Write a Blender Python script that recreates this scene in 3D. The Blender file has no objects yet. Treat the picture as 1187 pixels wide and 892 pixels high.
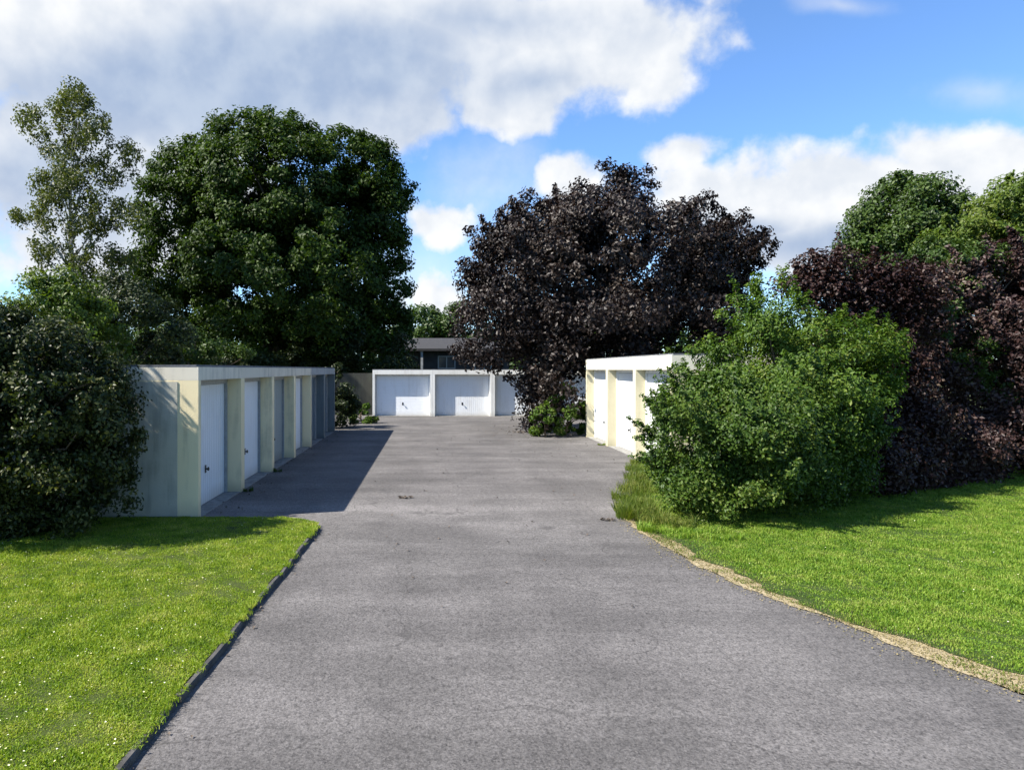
import bpy, bmesh, math, random
import numpy as np
from math import radians, sin, cos, pi, sqrt
from mathutils import Vector, Matrix

scene = bpy.context.scene
C = scene.collection
random.seed(7)

# ------------------------------------------------------------------ camera
EYE = 2.45
F = 789.0            # focal length in photo pixels (photo is 1187 wide)
cam_d = bpy.data.cameras.new('camera')
cam = bpy.data.objects.new('camera', cam_d)
C.objects.link(cam)
cam.location = (0, 0, EYE)
cam.rotation_euler = (radians(90), 0, 0)
cam_d.sensor_width = 36.0
cam_d.lens = 36.0 * F / 1187.0
cam_d.shift_x = 93.5 / 1187.0
cam_d.shift_y = -18.0 / 1187.0
cam_d.clip_start = 0.05
cam_d.clip_end = 6000
scene.camera = cam

# ------------------------------------------------------------------ sun, view
SUN_RAY = Vector((0.92, 0.27, -1.0)).normalized()
SUN_EL = math.asin(-SUN_RAY.z)
SUN_AZ = math.atan2(-SUN_RAY.x, -SUN_RAY.y)
sd = bpy.data.lights.new('sun', 'SUN')
sd.energy = 5.0
sd.angle = radians(0.5)
sd.color = (1.0, 0.94, 0.84)
sun = bpy.data.objects.new('sun', sd)
C.objects.link(sun)
sun.location = (-30, -10, 40)
sun.rotation_euler = SUN_RAY.to_track_quat('-Z', 'Y').to_euler()

vs = scene.view_settings
vs.view_transform = 'Standard'
vs.look = 'None'
vs.gamma = 1.0
vs.use_curve_mapping = False
vs.exposure = 1.4
scene.render.engine = 'CYCLES'
scene.cycles.use_denoising = True
scene.cycles.max_bounces = 6
scene.cycles.diffuse_bounces = 3
scene.cycles.glossy_bounces = 2
scene.cycles.transmission_bounces = 3
scene.cycles.transparent_max_bounces = 4
scene.cycles.sample_clamp_indirect = 4.0

# ------------------------------------------------------------------ node helpers
class NT:
    """tiny wrapper for writing node graphs"""
    def __init__(self, tree):
        self.t = tree
    def n(self, kind, **kw):
        nd = self.t.nodes.new(kind)
        for k, v in kw.items():
            setattr(nd, k, v)
        return nd
    def put(self, sock, v):
        if isinstance(v, bpy.types.NodeSocket):
            self.t.links.new(v, sock)
        elif isinstance(v, (tuple, list)) and len(v) == 3 and sock.type == 'RGBA':
            sock.default_value = (*v, 1)
        else:
            sock.default_value = v
    def math(self, op, a, b=0.0, c=0.0, clamp=False):
        nd = self.n('ShaderNodeMath', operation=op, use_clamp=clamp)
        self.put(nd.inputs[0], a); self.put(nd.inputs[1], b); self.put(nd.inputs[2], c)
        return nd.outputs[0]
    def vmath(self, op, a, b=(0, 0, 0)):
        nd = self.n('ShaderNodeVectorMath', operation=op)
        self.put(nd.inputs[0], a); self.put(nd.inputs[1], b)
        return nd.outputs['Value'] if op in ('LENGTH', 'DOT_PRODUCT', 'DISTANCE') else nd.outputs[0]
    def noise(self, vec, scale, detail=4, rough=0.55, dim='3D'):
        nd = self.n('ShaderNodeTexNoise', noise_dimensions=dim)
        if vec is not None:
            self.put(nd.inputs['Vector'], vec)
        nd.inputs['Scale'].default_value = scale
        nd.inputs['Detail'].default_value = detail
        nd.inputs['Roughness'].default_value = rough
        return nd.outputs['Fac']
    def ramp(self, v, lo, hi, a=0.0, b=1.0, smooth=True):
        nd = self.n('ShaderNodeMapRange', interpolation_type='SMOOTHSTEP' if smooth else 'LINEAR')
        nd.clamp = True if not smooth else nd.clamp
        self.put(nd.inputs[0], v)
        for i, q in enumerate((lo, hi, a, b)):
            self.put(nd.inputs[i + 1], q)
        return nd.outputs[0]
    def mix(self, f, a, b, mode='MIX'):
        nd = self.n('ShaderNodeMix', data_type='RGBA', blend_type=mode)
        self.put(nd.inputs[0], f); self.put(nd.inputs[6], a); self.put(nd.inputs[7], b)
        return nd.outputs[2]

# ------------------------------------------------------------------ sky with clouds
world = bpy.data.worlds.new("World")
scene.world = world
world.use_nodes = True
wt = world.node_tree
wt.nodes.clear()
W = NT(wt)
SKY_STRENGTH = 0.069
sky = W.n('ShaderNodeTexSky', sky_type='NISHITA')
sky.sun_disc = False
sky.sun_elevation = SUN_EL
sky.sun_rotation = SUN_AZ % (2 * pi)
sky.altitude = 100
sky.air_density = 1.0
sky.dust_density = 0.3
sky.ozone_density = 2.0
tc = W.n('ShaderNodeTexCoord')
DIR = W.vmath('NORMALIZE', tc.outputs['Generated'])
sep = W.n('ShaderNodeSeparateXYZ'); W.put(sep.inputs[0], DIR)
ysafe = W.math('MAXIMUM', sep.outputs[1], 0.12)
U = W.math('DIVIDE', sep.outputs[0], ysafe)
V = W.math('DIVIDE', sep.outputs[2], ysafe)
warp_n = W.n('ShaderNodeTexNoise'); W.put(warp_n.inputs['Vector'], DIR)
warp_n.inputs['Scale'].default_value = 7.0
warp_n.inputs['Detail'].default_value = 3
wsep = W.n('ShaderNodeSeparateXYZ'); W.put(wsep.inputs[0], warp_n.outputs['Color'])
cu = W.n('ShaderNodeCombineXYZ')
W.put(cu.inputs[0], W.math('ADD', U, W.math('MULTIPLY', W.math('SUBTRACT', wsep.outputs[0], 0.5), 0.10)))
W.put(cu.inputs[1], W.math('ADD', V, W.math('MULTIPLY', W.math('SUBTRACT', wsep.outputs[1], 0.5), 0.07)))
UV = cu.outputs[0]

def blob(x, y, rx, ry, amp=1.0):
    """a cloud bank centred in the direction (x, y) of the sky"""
    c = W.vmath('SUBTRACT', UV, ((x - 500) / F, (428 - y) / F, 0))
    c = W.vmath('MULTIPLY', c, (F / rx, F / ry, 0))
    d = W.vmath('LENGTH', c)
    return W.math('MULTIPLY', W.math('SUBTRACT', 1.0, d), amp)

def blob_max(lst):
    r = None
    for b in lst:
        v = blob(*b)
        r = v if r is None else W.math('MAXIMUM', r, v)
    return r

det = W.noise(DIR, 13.0, 8, 0.56)
detc = W.math('SUBTRACT', det, 0.5)
big = W.noise(DIR, 3.2, 3, 0.5)
front = blob_max([
    (250, 40, 520, 150), (660, 50, 190, 85), (745, 75, 80, 62, .8), (590, 120, 95, 55, .8),
    (420, 120, 150, 60, .8), (130, 190, 240, 190, .8), (330, -160, 700, 230),
    (1230, 215, 300, 95), (1010, 235, 190, 75, .9), (800, 182, 52, 30, .6), (870, 235, 150, 58, .8),
    (662, 208, 46, 38, .6), (505, 262, 44, 30, .6), (498, 338, 60, 34, .5), (1070, 275, 260, 62, .9), (930, 285, 150, 50, .8),
])
back = W.math('SUBTRACT', W.noise(DIR, 2.2, 6, 0.55), 0.66)
isback = W.ramp(sep.outputs[1], 0.55, 0.2)
field = W.math('MAXIMUM', front, W.math('SUBTRACT', W.math('MULTIPLY', back, 2.0), W.math('MULTIPLY', W.math('SUBTRACT', 1.0, isback), 2.0)))
dens = W.math('ADD', field, W.math('MULTIPLY', detc, 1.1))
mask = W.ramp(dens, -0.02, 0.32)
wisp = W.ramp(W.math('ADD', blob_max([(1140, 100, 90, 30, .6), (560, 210, 160, 90), (985, 5, 90, 20), (480, 330, 150, 90), (900,270,300,90)]),
                     W.math('MULTIPLY', W.math('SUBTRACT', W.noise(DIR, 5, 6, 0.6), 0.5), 2.2)), 0.1, 1.2, 0.0, 0.5)
mask2 = W.math('MAXIMUM', mask, wisp)
# grey undersides where the bank is thick and seen from below
grey = blob_max([(190, 95, 400, 105), (60, 210, 200, 110, .7), (400, 70, 210, 70), (620, 95, 90, 40, .5), (560, 20, 260, 40, .4),
                 (1010, 285, 210, 26, .7), (860, 265, 110, 20, .5)])
gmask = W.ramp(W.math('ADD', grey, W.math('MULTIPLY', W.math('SUBTRACT', W.noise(DIR, 4.0, 4, 0.45), 0.5), 1.3)), -0.15, 0.7)
# billow light and shade: noise seen a little towards the sun minus noise here
det_s = W.noise(W.vmath('ADD', DIR, (-0.020, 0.0, 0.022)), 13.0, 5, 0.5)
det_0 = W.noise(DIR, 13.0, 5, 0.5)
billow = W.ramp(W.math('SUBTRACT', det_0, det_s), -0.2, 0.2)
cl_white = W.mix(billow, (0.30, 0.32, 0.35), (0.385, 0.39, 0.395))
cl_grey = W.mix(billow, (0.15, 0.192, 0.27), (0.205, 0.243, 0.305))
cl = W.mix(gmask, cl_white, cl_grey)
skyc = W.vmath('MULTIPLY', sky.outputs[0], (SKY_STRENGTH * 0.86, SKY_STRENGTH * 1.12, SKY_STRENGTH * 1.42))
final = W.mix(mask2, skyc, cl)
bg = W.n('ShaderNodeBackground')
W.put(bg.inputs[0], final)
bg.inputs[1].default_value = 1.0
wo = W.n('ShaderNodeOutputWorld')
wt.links.new(bg.outputs[0], wo.inputs[0])

# ------------------------------------------------------------------ materials
def new_mat(name):
    m = bpy.data.materials.new(name)
    m.use_nodes = True
    m.node_tree.nodes.clear()
    t = NT(m.node_tree)
    out = t.n('ShaderNodeOutputMaterial')
    return m, t, out

def principled(t, out, color, rough=0.6, bump=None, bump_d=0.01, spec=0.5, metal=0.0):
    p = t.n('ShaderNodeBsdfPrincipled')
    t.put(p.inputs['Base Color'], color)
    t.put(p.inputs['Roughness'], rough)
    p.inputs['Specular IOR Level'].default_value = spec
    p.inputs['Metallic'].default_value = metal
    if bump is not None:
        b = t.n('ShaderNodeBump')
        b.inputs['Distance'].default_value = bump_d
        t.put(b.inputs['Height'], bump)
        m = b.outputs[0]
        t.t.links.new(m, p.inputs['Normal'])
    t.t.links.new(p.outputs[0], out.inputs[0])
    return p

def mat_paint(name, col, dirt=(0.2, 0.19, 0.15), amount=0.5, rough=0.7, bump=0.004, lowdirt=True):
    m, t, o = new_mat(name)
    tcn = t.n('ShaderNodeTexCoord')
    ob = tcn.outputs['Object']
    geo = t.n('ShaderNodeNewGeometry')
    pos = geo.outputs['Position']
    n1 = t.noise(pos, 1.7, 6, 0.62)
    st = t.n('ShaderNodeMapping'); t.put(st.inputs[0], pos); st.inputs['Scale'].default_value = (6, 6, 0.55)
    n2 = t.noise(st.outputs[0], 1.0, 5, 0.6)          # rain streaks
    k = t.ramp(t.math('ADD', t.math('MULTIPLY', n1, 0.4), t.math('MULTIPLY', n2, 0.6)), 0.46, 0.66, 0, amount)
    if lowdirt:
        s = t.n('ShaderNodeSeparateXYZ'); t.put(s.inputs[0], pos)
        low = t.ramp(t.math('ADD', s.outputs[2], t.math('MULTIPLY', n1, 0.35)), 0.52, 0.12, 0, 0.7)
        k = t.math('MAXIMUM', k, low)
    oi = t.n('ShaderNodeObjectInfo')
    vary = t.ramp(oi.outputs['Random'], 0, 1, 0.90, 1.04, False)
    base = t.mix(1.0, col, vary, 'MULTIPLY')
    c = t.mix(k, base, dirt)
    fine = t.noise(pos, 60, 3, 0.6)
    principled(t, o, c, rough, fine, bump)
    return m

def mat_plain(name, col, rough=0.6, metal=0.0, scale=8, var=0.25, bump=0.0):
    m, t, o = new_mat(name)
    geo = t.n('ShaderNodeNewGeometry')
    n = t.noise(geo.outputs['Position'], scale, 5, 0.6)
    f = t.ramp(n, 0.3, 0.7, 1 - var, 1 + var, False)
    c = t.mix(1.0, col, f, 'MULTIPLY')
    principled(t, o, c, rough, n if bump else None, bump, metal=metal)
    return m

def mat_leaf(name, cols, gloss=0.35, spec=0.5, trans=0.25, patch=0.6, tcol=None):
    """foliage: colour varies leaf by leaf and in larger patches of the plant"""
    m, t, o = new_mat(name)
    geo = t.n('ShaderNodeNewGeometry')
    rnd = geo.outputs['Random Per Island']
    cr = t.n('ShaderNodeValToRGB')
    el = cr.color_ramp.elements
    while len(el) < len(cols):
        el.new(0.5)
    for i, c in enumerate(cols):
        el[i].position = i / (len(cols) - 1)
        el[i].color = (*c, 1)
    n = t.noise(geo.outputs['Position'], patch, 3, 0.5)
    v = t.math('ADD', t.math('MULTIPLY', rnd, 0.6), t.ramp(n, 0.3, 0.7, -0.05, 0.45, False))
    t.put(cr.inputs[0], v)
    p = t.n('ShaderNodeBsdfPrincipled')
    t.put(p.inputs['Base Color'], cr.outputs[0])
    p.inputs['Roughness'].default_value = gloss
    p.inputs['Specular IOR Level'].default_value = spec
    tr = t.n('ShaderNodeBsdfTranslucent')
    t.put(tr.inputs[0], t.mix(1.0, cr.outputs[0], tcol or (1.35, 1.45, 0.6), 'MULTIPLY'))
    mx = t.n('ShaderNodeMixShader')
    mx.inputs[0].default_value = trans
    t.t.links.new(p.outputs[0], mx.inputs[1]); t.t.links.new(tr.outputs[0], mx.inputs[2])
    t.t.links.new(mx.outputs[0], o.inputs[0])
    return m

def mat_bark(name, col, dark, scale=(14, 14, 2.5)):
    m, t, o = new_mat(name)
    geo = t.n('ShaderNodeNewGeometry')
    mp = t.n('ShaderNodeMapping'); t.put(mp.inputs[0], geo.outputs['Position']); mp.inputs['Scale'].default_value = scale
    n = t.noise(mp.outputs[0], 1.0, 6, 0.65)
    principled(t, o, t.mix(t.ramp(n, 0.35, 0.65), dark, col), 0.9, n, 0.02)
    return m

def mat_asphalt():
    m, t, o = new_mat('weathered_asphalt')
    geo = t.n('ShaderNodeNewGeometry')
    pos = geo.outputs['Position']
    grit = t.noise(pos, 45, 3, 0.75)
    grit2 = t.noise(pos, 16, 4, 0.75)
    vor = t.n('ShaderNodeTexVoronoi'); t.put(vor.inputs['Vector'], pos); vor.inputs['Scale'].default_value = 70
    stone = t.ramp(vor.outputs['Color'], 0.3, 0.95)
    blotch = t.noise(pos, 0.55, 6, 0.6)
    mid = t.noise(pos, 2.6, 5, 0.6)
    st = t.n('ShaderNodeMapping'); t.put(st.inputs[0], pos); st.inputs['Scale'].default_value = (0.16, 1.3, 1)
    bands = t.noise(st.outputs[0], 1.0, 5, 0.6)       # laid and patched across the drive
    tr = t.n('ShaderNodeMapping'); t.put(tr.inputs[0], pos); tr.inputs['Scale'].default_value = (1.1, 0.10, 1)
    tracks = t.noise(tr.outputs[0], 1.0, 3, 0.5)
    v = t.math('ADD', t.math('MULTIPLY', grit, 0.55), t.math('MULTIPLY', grit2, 0.45))
    v = t.ramp(v, 0.32, 0.68, 0.0, 1.0, False)
    c = t.mix(v, (0.0105, 0.0098, 0.0095), (0.146, 0.1365, 0.132))
    c = t.mix(t.math('MULTIPLY', stone, 0.30), c, (0.222, 0.208, 0.201))
    sc = t.math('MULTIPLY', t.ramp(blotch, 0.35, 0.65, 0.82, 1.15), t.ramp(bands, 0.32, 0.68, 0.84, 1.14))
    sc = t.math('MULTIPLY', sc, t.ramp(tracks, 0.35, 0.65, 0.95, 1.04))
    sc = t.math('MULTIPLY', sc, t.ramp(mid, 0.3, 0.7, 0.94, 1.06))
    s = t.n('ShaderNodeSeparateXYZ'); t.put(s.inputs[0], pos)
    worn = t.math('SUBTRACT', 1.0, t.math('MULTIPLY', t.math('ABSOLUTE', t.math('SUBTRACT', t.math('ADD', s.outputs[1], t.math('MULTIPLY', blotch, 3)), 13.4)), 0.5))
    sc = t.math('MULTIPLY', sc, t.ramp(worn, 0.0, 0.9, 1.0, 1.3))
    c = t.mix(1.0, c, sc, 'MULTIPLY')
    # darker oil and damp spots
    spots = t.ramp(t.noise(pos, 1.35, 3, 0.45), 0.64, 0.74, 0, 0.45)
    c = t.mix(spots, c, (0.03, 0.028, 0.028))
    # hairline cracks
    vc = t.n('ShaderNodeTexVoronoi', feature='DISTANCE_TO_EDGE')
    wv = t.n('ShaderNodeVectorMath', operation='ADD')
    nn = t.n('ShaderNodeTexNoise'); t.put(nn.inputs['Vector'], pos); nn.inputs['Scale'].default_value = 1.6
    t.put(wv.inputs[0], pos); t.put(wv.inputs[1], nn.outputs['Color'])
    t.put(vc.inputs['Vector'], wv.outputs[0]); vc.inputs['Scale'].default_value = 0.33
    cr = t.math('MULTIPLY', t.ramp(vc.outputs['Distance'], 0.007, 0.001), t.ramp(blotch, 0.42, 0.56))
    c = t.mix(t.math('MULTIPLY', cr, 0.4), c, (0.018, 0.017, 0.016))
    principled(t, o, c, 0.88, v, 0.006, spec=0.35)
    return m

def mat_soil(name, a, b, scale=9):
    m, t, o = new_mat(name)
    geo = t.n('ShaderNodeNewGeometry')
    pos = geo.outputs['Position']
    n = t.noise(pos, scale, 6, 0.7)
    g = t.noise(pos, 80, 2, 0.6)
    c = t.mix(t.ramp(n, 0.3, 0.7), a, b)
    c = t.mix(t.ramp(g, 0.45, 0.75, 0, 0.5), c, tuple(x * 0.45 for x in a))
    principled(t, o, c, 0.95, n, 0.02, spec=0.2)
    return m

M = {}
M['cream'] = mat_paint('cream_wall_paint', (0.80, 0.68, 0.42), (0.34, 0.30, 0.20), 0.55)
M['creamwhite'] = mat_paint('pale_cream_paint', (0.58, 0.53, 0.36), (0.34, 0.31, 0.2), 0.3)
M['white'] = mat_paint('white_wall_paint', (0.68, 0.68, 0.65), (0.4, 0.38, 0.33), 0.3)
M['roofconc'] = mat_paint('roof_edge_concrete', (0.62, 0.57, 0.46), (0.24, 0.23, 0.19), 0.5, lowdirt=False)
M['roofcream'] = mat_paint('roof_edge_cream', (0.72, 0.69, 0.56), (0.4, 0.37, 0.27), 0.3, lowdirt=False)
M['roofwhite'] = mat_paint('roof_edge_white', (0.68, 0.67, 0.63), (0.4, 0.38, 0.33), 0.35, lowdirt=False)
M['bitumen'] = mat_plain('bitumen_felt', (0.10, 0.105, 0.115), 0.85, 0, 5, 0.4, 0.01)
M['endwall'] = mat_paint('grey_render', (0.48, 0.455, 0.37), (0.18, 0.18, 0.15), 0.5)
M['door_white'] = mat_paint('door_white', (0.76, 0.78, 0.80), (0.42, 0.40, 0.36), 0.22, 0.42, 0.0)
M['door_grey'] = mat_paint('door_grey', (0.30, 0.34, 0.34), (0.15, 0.15, 0.14), 0.4, 0.45, 0.0)
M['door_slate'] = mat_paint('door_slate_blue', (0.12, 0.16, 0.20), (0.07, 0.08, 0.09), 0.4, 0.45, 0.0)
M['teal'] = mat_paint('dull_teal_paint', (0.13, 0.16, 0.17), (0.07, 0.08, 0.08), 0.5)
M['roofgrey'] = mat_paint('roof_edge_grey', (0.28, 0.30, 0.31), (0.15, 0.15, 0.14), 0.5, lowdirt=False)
M['door_bright'] = mat_paint('door_bright_white', (0.64, 0.65, 0.64), (0.42, 0.40, 0.36), 0.2, 0.42, 0.0)
M['frame'] = mat_plain('door_frame_grey', (0.30, 0.31, 0.31), 0.5, 0, 12, 0.15)
M['frame_white'] = mat_plain('door_frame_white', (0.72, 0.72, 0.70), 0.5, 0, 12, 0.12)
M['black'] = mat_plain('black_plastic', (0.015, 0.015, 0.016), 0.4, 0, 20, 0.1)
M['asphalt'] = mat_asphalt()
M['ground'] = mat_soil('rough_ground', (0.035, 0.05, 0.015), (0.075, 0.085, 0.03), 0.8)
M['turf_l'] = mat_soil('turf_soil', (0.03, 0.042, 0.008), (0.05, 0.066, 0.014), 5)
M['turf_r'] = mat_soil('turf_soil_dark', (0.02, 0.036, 0.007), (0.034, 0.054, 0.01), 5)
M['sand'] = mat_soil('dry_sandy_soil', (0.23, 0.185, 0.11), (0.34, 0.285, 0.18), 7)
M['kerb'] = mat_plain('mossy_concrete', (0.055, 0.052, 0.047), 0.95, 0, 6, 0.5, 0.02)
M['concrete'] = mat_plain('old_concrete', (0.2, 0.195, 0.18), 0.95, 0, 6, 0.4, 0.02)
M['bark'] = mat_bark('dark_bark', (0.13, 0.10, 0.075), (0.04, 0.03, 0.022))
M['birchbark'] = mat_bark('birch_bark', (0.55, 0.53, 0.48), (0.08, 0.07, 0.06), (3, 3, 7))
M['stem'] = mat_bark('shrub_stem', (0.16, 0.12, 0.08), (0.06, 0.045, 0.03))
M['houseroof'] = mat_plain('slate_roof', (0.022, 0.021, 0.022), 0.8, 0, 4, 0.3, 0.02)
M['housewall'] = mat_plain('dark_render', (0.035, 0.034, 0.035), 0.9, 0, 2, 0.25)
M['glass'] = mat_plain('window_glass', (0.04, 0.05, 0.06), 0.08, 0, 3, 0.1)
M['boundary'] = mat_paint('shade_toned_wall', (0.02, 0.02, 0.014), (0.04, 0.045, 0.03), 0.6)  # near-black base colour stands in for the great tree's shade

L = {}
L['oak'] = mat_leaf('oak_leaf', [(0.009, 0.018, 0.003), (0.020, 0.040, 0.0045), (0.036, 0.064, 0.007), (0.060, 0.095, 0.013)], 0.55, 0.18, 0.25, 0.35)
L['birch'] = mat_leaf('birch_leaf', [(0.036, 0.046, 0.009), (0.060, 0.074, 0.016), (0.10, 0.11, 0.034)], 0.5, 0.28, 0.3, 0.5)
L['purple'] = mat_leaf('purple_leaf', [(0.006, 0.004, 0.0034), (0.012, 0.0082, 0.0068), (0.024, 0.0165, 0.0135), (0.056, 0.044, 0.034)], 0.48, 0.24, 0.08, 0.4, (1.6, 0.8, 0.5))
L['smoke'] = mat_leaf('smoke_leaf', [(0.011, 0.0055, 0.005), (0.025, 0.012, 0.011), (0.048, 0.026, 0.023), (0.10, 0.074, 0.055)], 0.5, 0.28, 0.14, 0.8, (1.5, 0.9, 0.6))
L['green'] = mat_leaf('fresh_leaf', [(0.015, 0.038, 0.004), (0.040, 0.084, 0.008), (0.078, 0.132, 0.013), (0.14, 0.172, 0.03)], 0.52, 0.25, 0.32, 1.3)
L['dense'] = mat_leaf('dense_leaf', [(0.011, 0.028, 0.0035), (0.030, 0.065, 0.007), (0.062, 0.108, 0.012), (0.125, 0.158, 0.032)], 0.5, 0.25, 0.3, 1.3)
L['brown'] = mat_leaf('brownish_leaf', [(0.006, 0.011, 0.0025), (0.016, 0.027, 0.005), (0.042, 0.055, 0.011), (0.14, 0.135, 0.042)], 0.48, 0.25, 0.2, 0.9)
L['light'] = mat_leaf('light_leaf', [(0.04, 0.075, 0.008), (0.075, 0.115, 0.013), (0.12, 0.145, 0.024)], 0.52, 0.28, 0.36, 0.6)
L['mid'] = mat_leaf('mid_leaf', [(0.0166, 0.03735, 0.00498), (0.03486, 0.0664, 0.00913), (0.06225, 0.09545, 0.01494)], 0.5, 0.3, 0.25, 0.5)
L['hedge'] = mat_leaf('hedge_leaf', [(0.00996, 0.01743, 0.00332), (0.02075, 0.0332, 0.00664), (0.0415, 0.05478, 0.01328)], 0.5, 0.25, 0.18, 0.6)
L['grass_l'] = mat_leaf('sunny_grass', [(0.060, 0.12, 0.007), (0.148, 0.24, 0.015), (0.25, 0.325, 0.028), (0.40, 0.40, 0.12)], 0.55, 0.25, 0.4, 3.2, (1.2, 1.2, 0.6))
L['grass_r'] = mat_leaf('lush_grass', [(0.048, 0.115, 0.009), (0.115, 0.215, 0.018), (0.20, 0.29, 0.032), (0.33, 0.35, 0.10)], 0.55, 0.25, 0.4, 3.2, (1.2, 1.2, 0.6))
L['weed'] = mat_leaf('dry_weed', [(0.0498, 0.0913, 0.00996), (0.0996, 0.1411, 0.01826), (0.1992, 0.1909, 0.0498)], 0.6, 0.3, 0.35, 2.0)
L['straw'] = mat_leaf('straw', [(0.1834, 0.1457, 0.07014), (0.259, 0.2104, 0.1079), (0.1079, 0.1187, 0.03237)], 0.7, 0.2, 0.2, 2.0)
L['daisy'] = mat_leaf('daisy', [(0.6, 0.55, 0.2), (0.7, 0.7, 0.55), (0.6, 0.5, 0.08)], 0.6, 0.3, 0.1, 1.0, (1, 1, 1))

# ------------------------------------------------------------------ object helpers
def tag(o, label=None, cat=None, group=None, kind=None):
    if label: o['label'] = label
    if cat: o['category'] = cat
    if group: o['group'] = group
    if kind: o['kind'] = kind
    return o

def thing(name, label, cat, loc=(0, 0, 0), rz=0.0, group=None):
    o = bpy.data.objects.new(name, None)
    C.objects.link(o)
    o.empty_display_size = 0.3
    o.location = loc
    o.rotation_euler = (0, 0, rz)
    return tag(o, label, cat, group)

def link(name, me, mat, parent=None):
    o = bpy.data.objects.new(name, me)
    if mat is not None and len(me.materials) == 0:
        me.materials.append(mat)
    C.objects.link(o)
    if parent is not None:
        o.parent = parent
    return o

def obj(name, bm, mat, parent=None, bevel=0.0, smooth=False):
    if bevel:
        bmesh.ops.bevel(bm, geom=[e for e in bm.edges if len(e.link_faces) == 2 and e.calc_face_angle(0) > 0.6],
                        offset=bevel, segments=1, affect='EDGES')
    bmesh.ops.recalc_face_normals(bm, faces=bm.faces)
    me = bpy.data.meshes.new(name)
    bm.to_mesh(me); bm.free()
    if smooth:
        for p in me.polygons: p.use_smooth = True
    return link(name, me, mat, parent)

def add_box(bm, x0, x1, y0, y1, z0, z1):
    v = [bm.verts.new((x, y, z)) for z in (z0, z1) for y in (y0, y1) for x in (x0, x1)]
    for q in ((0, 2, 3, 1), (4, 5, 7, 6), (0, 1, 5, 4), (2, 6, 7, 3), (0, 4, 6, 2), (1, 3, 7, 5)):
        bm.faces.new([v[i] for i in q])
    return v

def box(name, b, mat, parent=None, bevel=0.0):
    bm = bmesh.new()
    add_box(bm, *b)
    return obj(name, bm, mat, parent, bevel)

def add_tube(bm, pts, rads, seg=8):
    rings = []
    prev = None
    for i, p in enumerate(pts):
        p = Vector(p)
        d = (Vector(pts[min(i + 1, len(pts) - 1)]) - Vector(pts[max(i - 1, 0)])).normalized()
        a = d.orthogonal().normalized() if prev is None else (prev - d * prev.dot(d)).normalized()
        prev = a
        b = d.cross(a)
        rings.append([bm.verts.new(p + (a * cos(2 * pi * k / seg) + b * sin(2 * pi * k / seg)) * rads[i]) for k in range(seg)])
    for r0, r1 in zip(rings, rings[1:]):
        for k in range(seg):
            bm.faces.new((r0[k], r0[(k + 1) % seg], r1[(k + 1) % seg], r1[k]))
    bm.faces.new(rings[-1]); bm.faces.new(rings[0][::-1])

def mesh_from_arrays(name, verts, faces_flat, nper):
    """verts (N,3); faces all with nper corners"""
    me = bpy.data.meshes.new(name)
    nv = len(verts); nf = len(faces_flat) // nper
    me.vertices.add(nv)
    me.vertices.foreach_set('co', np.ascontiguousarray(verts, dtype=np.float32).ravel())
    me.loops.add(nf * nper)
    me.loops.foreach_set('vertex_index', np.ascontiguousarray(faces_flat, dtype=np.int32))
    me.polygons.add(nf)
    me.polygons.foreach_set('loop_start', np.arange(0, nf * nper, nper, dtype=np.int32))
    me.polygons.foreach_set('loop_total', np.full(nf, nper, dtype=np.int32))
    me.update(calc_edges=True)
    return me

def leaves_mesh(name, pos, nrm, size, rng, aspect=0.6, droop=0.0, fold=0.25):
    """one folded leaf (two triangles) per row of pos"""
    n = len(pos)
    r = rng.normal(size=(n, 3))
    r[:, 2] -= droop
    t = r - nrm * np.sum(r * nrm, 1, keepdims=True)
    t /= np.linalg.norm(t, axis=1, keepdims=True) + 1e-9
    b = np.cross(nrm, t)
    s = size[:, None]
    base = pos - t * s * 0.5
    tip = pos + t * s * 0.5 - nrm * s * 0.12
    mid = pos - t * s * 0.05
    left = mid + b * s * aspect * 0.5 + nrm * s * fold * 0.4
    right = mid - b * s * aspect * 0.5 + nrm * s * fold * 0.4
    v = np.stack([base, left, tip, right], 1).reshape(-1, 3)
    i = np.arange(n)[:, None] * 4
    f = (i + np.array([[0, 2, 1, 0, 3, 2]])).ravel()
    return mesh_from_arrays(name, v, f, 3)

def unit(rng, n):
    d = rng.normal(size=(n, 3))
    return d / np.linalg.norm(d, axis=1, keepdims=True)

def envelope_clumps(rng, ells, n, rc, jitter=0.12, inner=0.0, zmin=None):
    """clump centres over the union surface of ellipsoids (cx,cy,cz,rx,ry,rz)"""
    E = np.array(ells, float)
    area = (E[:, 3] * E[:, 4] + E[:, 3] * E[:, 5] + E[:, 4] * E[:, 5])
    out = []
    tries = 0
    while len(out) < n and tries < n * 60:
        tries += 1
        k = rng.choice(len(E), p=area / area.sum())
        d = unit(rng, 1)[0]
        if rng.random() < inner:
            rr = rng.uniform(0.3, 0.85)
        else:
            rr = 1.0 - abs(rng.normal()) * jitter
        p = E[k, :3] + d * E[k, 3:] * rr
        if zmin is not None and p[2] < zmin: continue
        q = (p - E[:, :3]) / E[:, 3:]
        dd = np.sqrt((q * q).sum(1)); dd[k] = 9
        if rr > 0.8 and dd.min() < 0.80: continue
        out.append((*p, rc * (0.45 + 1.05 * rng.random() ** 1.3)))
    return np.array(out)

def clump_leaves(rng, clumps, n, flat=0.8):
    w = clumps[:, 3] ** 1.8
    k = rng.choice(len(clumps), size=n, p=w / w.sum())
    d = unit(rng, n)
    rad = clumps[k, 3] * np.power(rng.random(n), 0.55)
    pos = clumps[k, :3] + d * rad[:, None] * np.array([1, 1, flat])
    return pos, d, k

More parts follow.
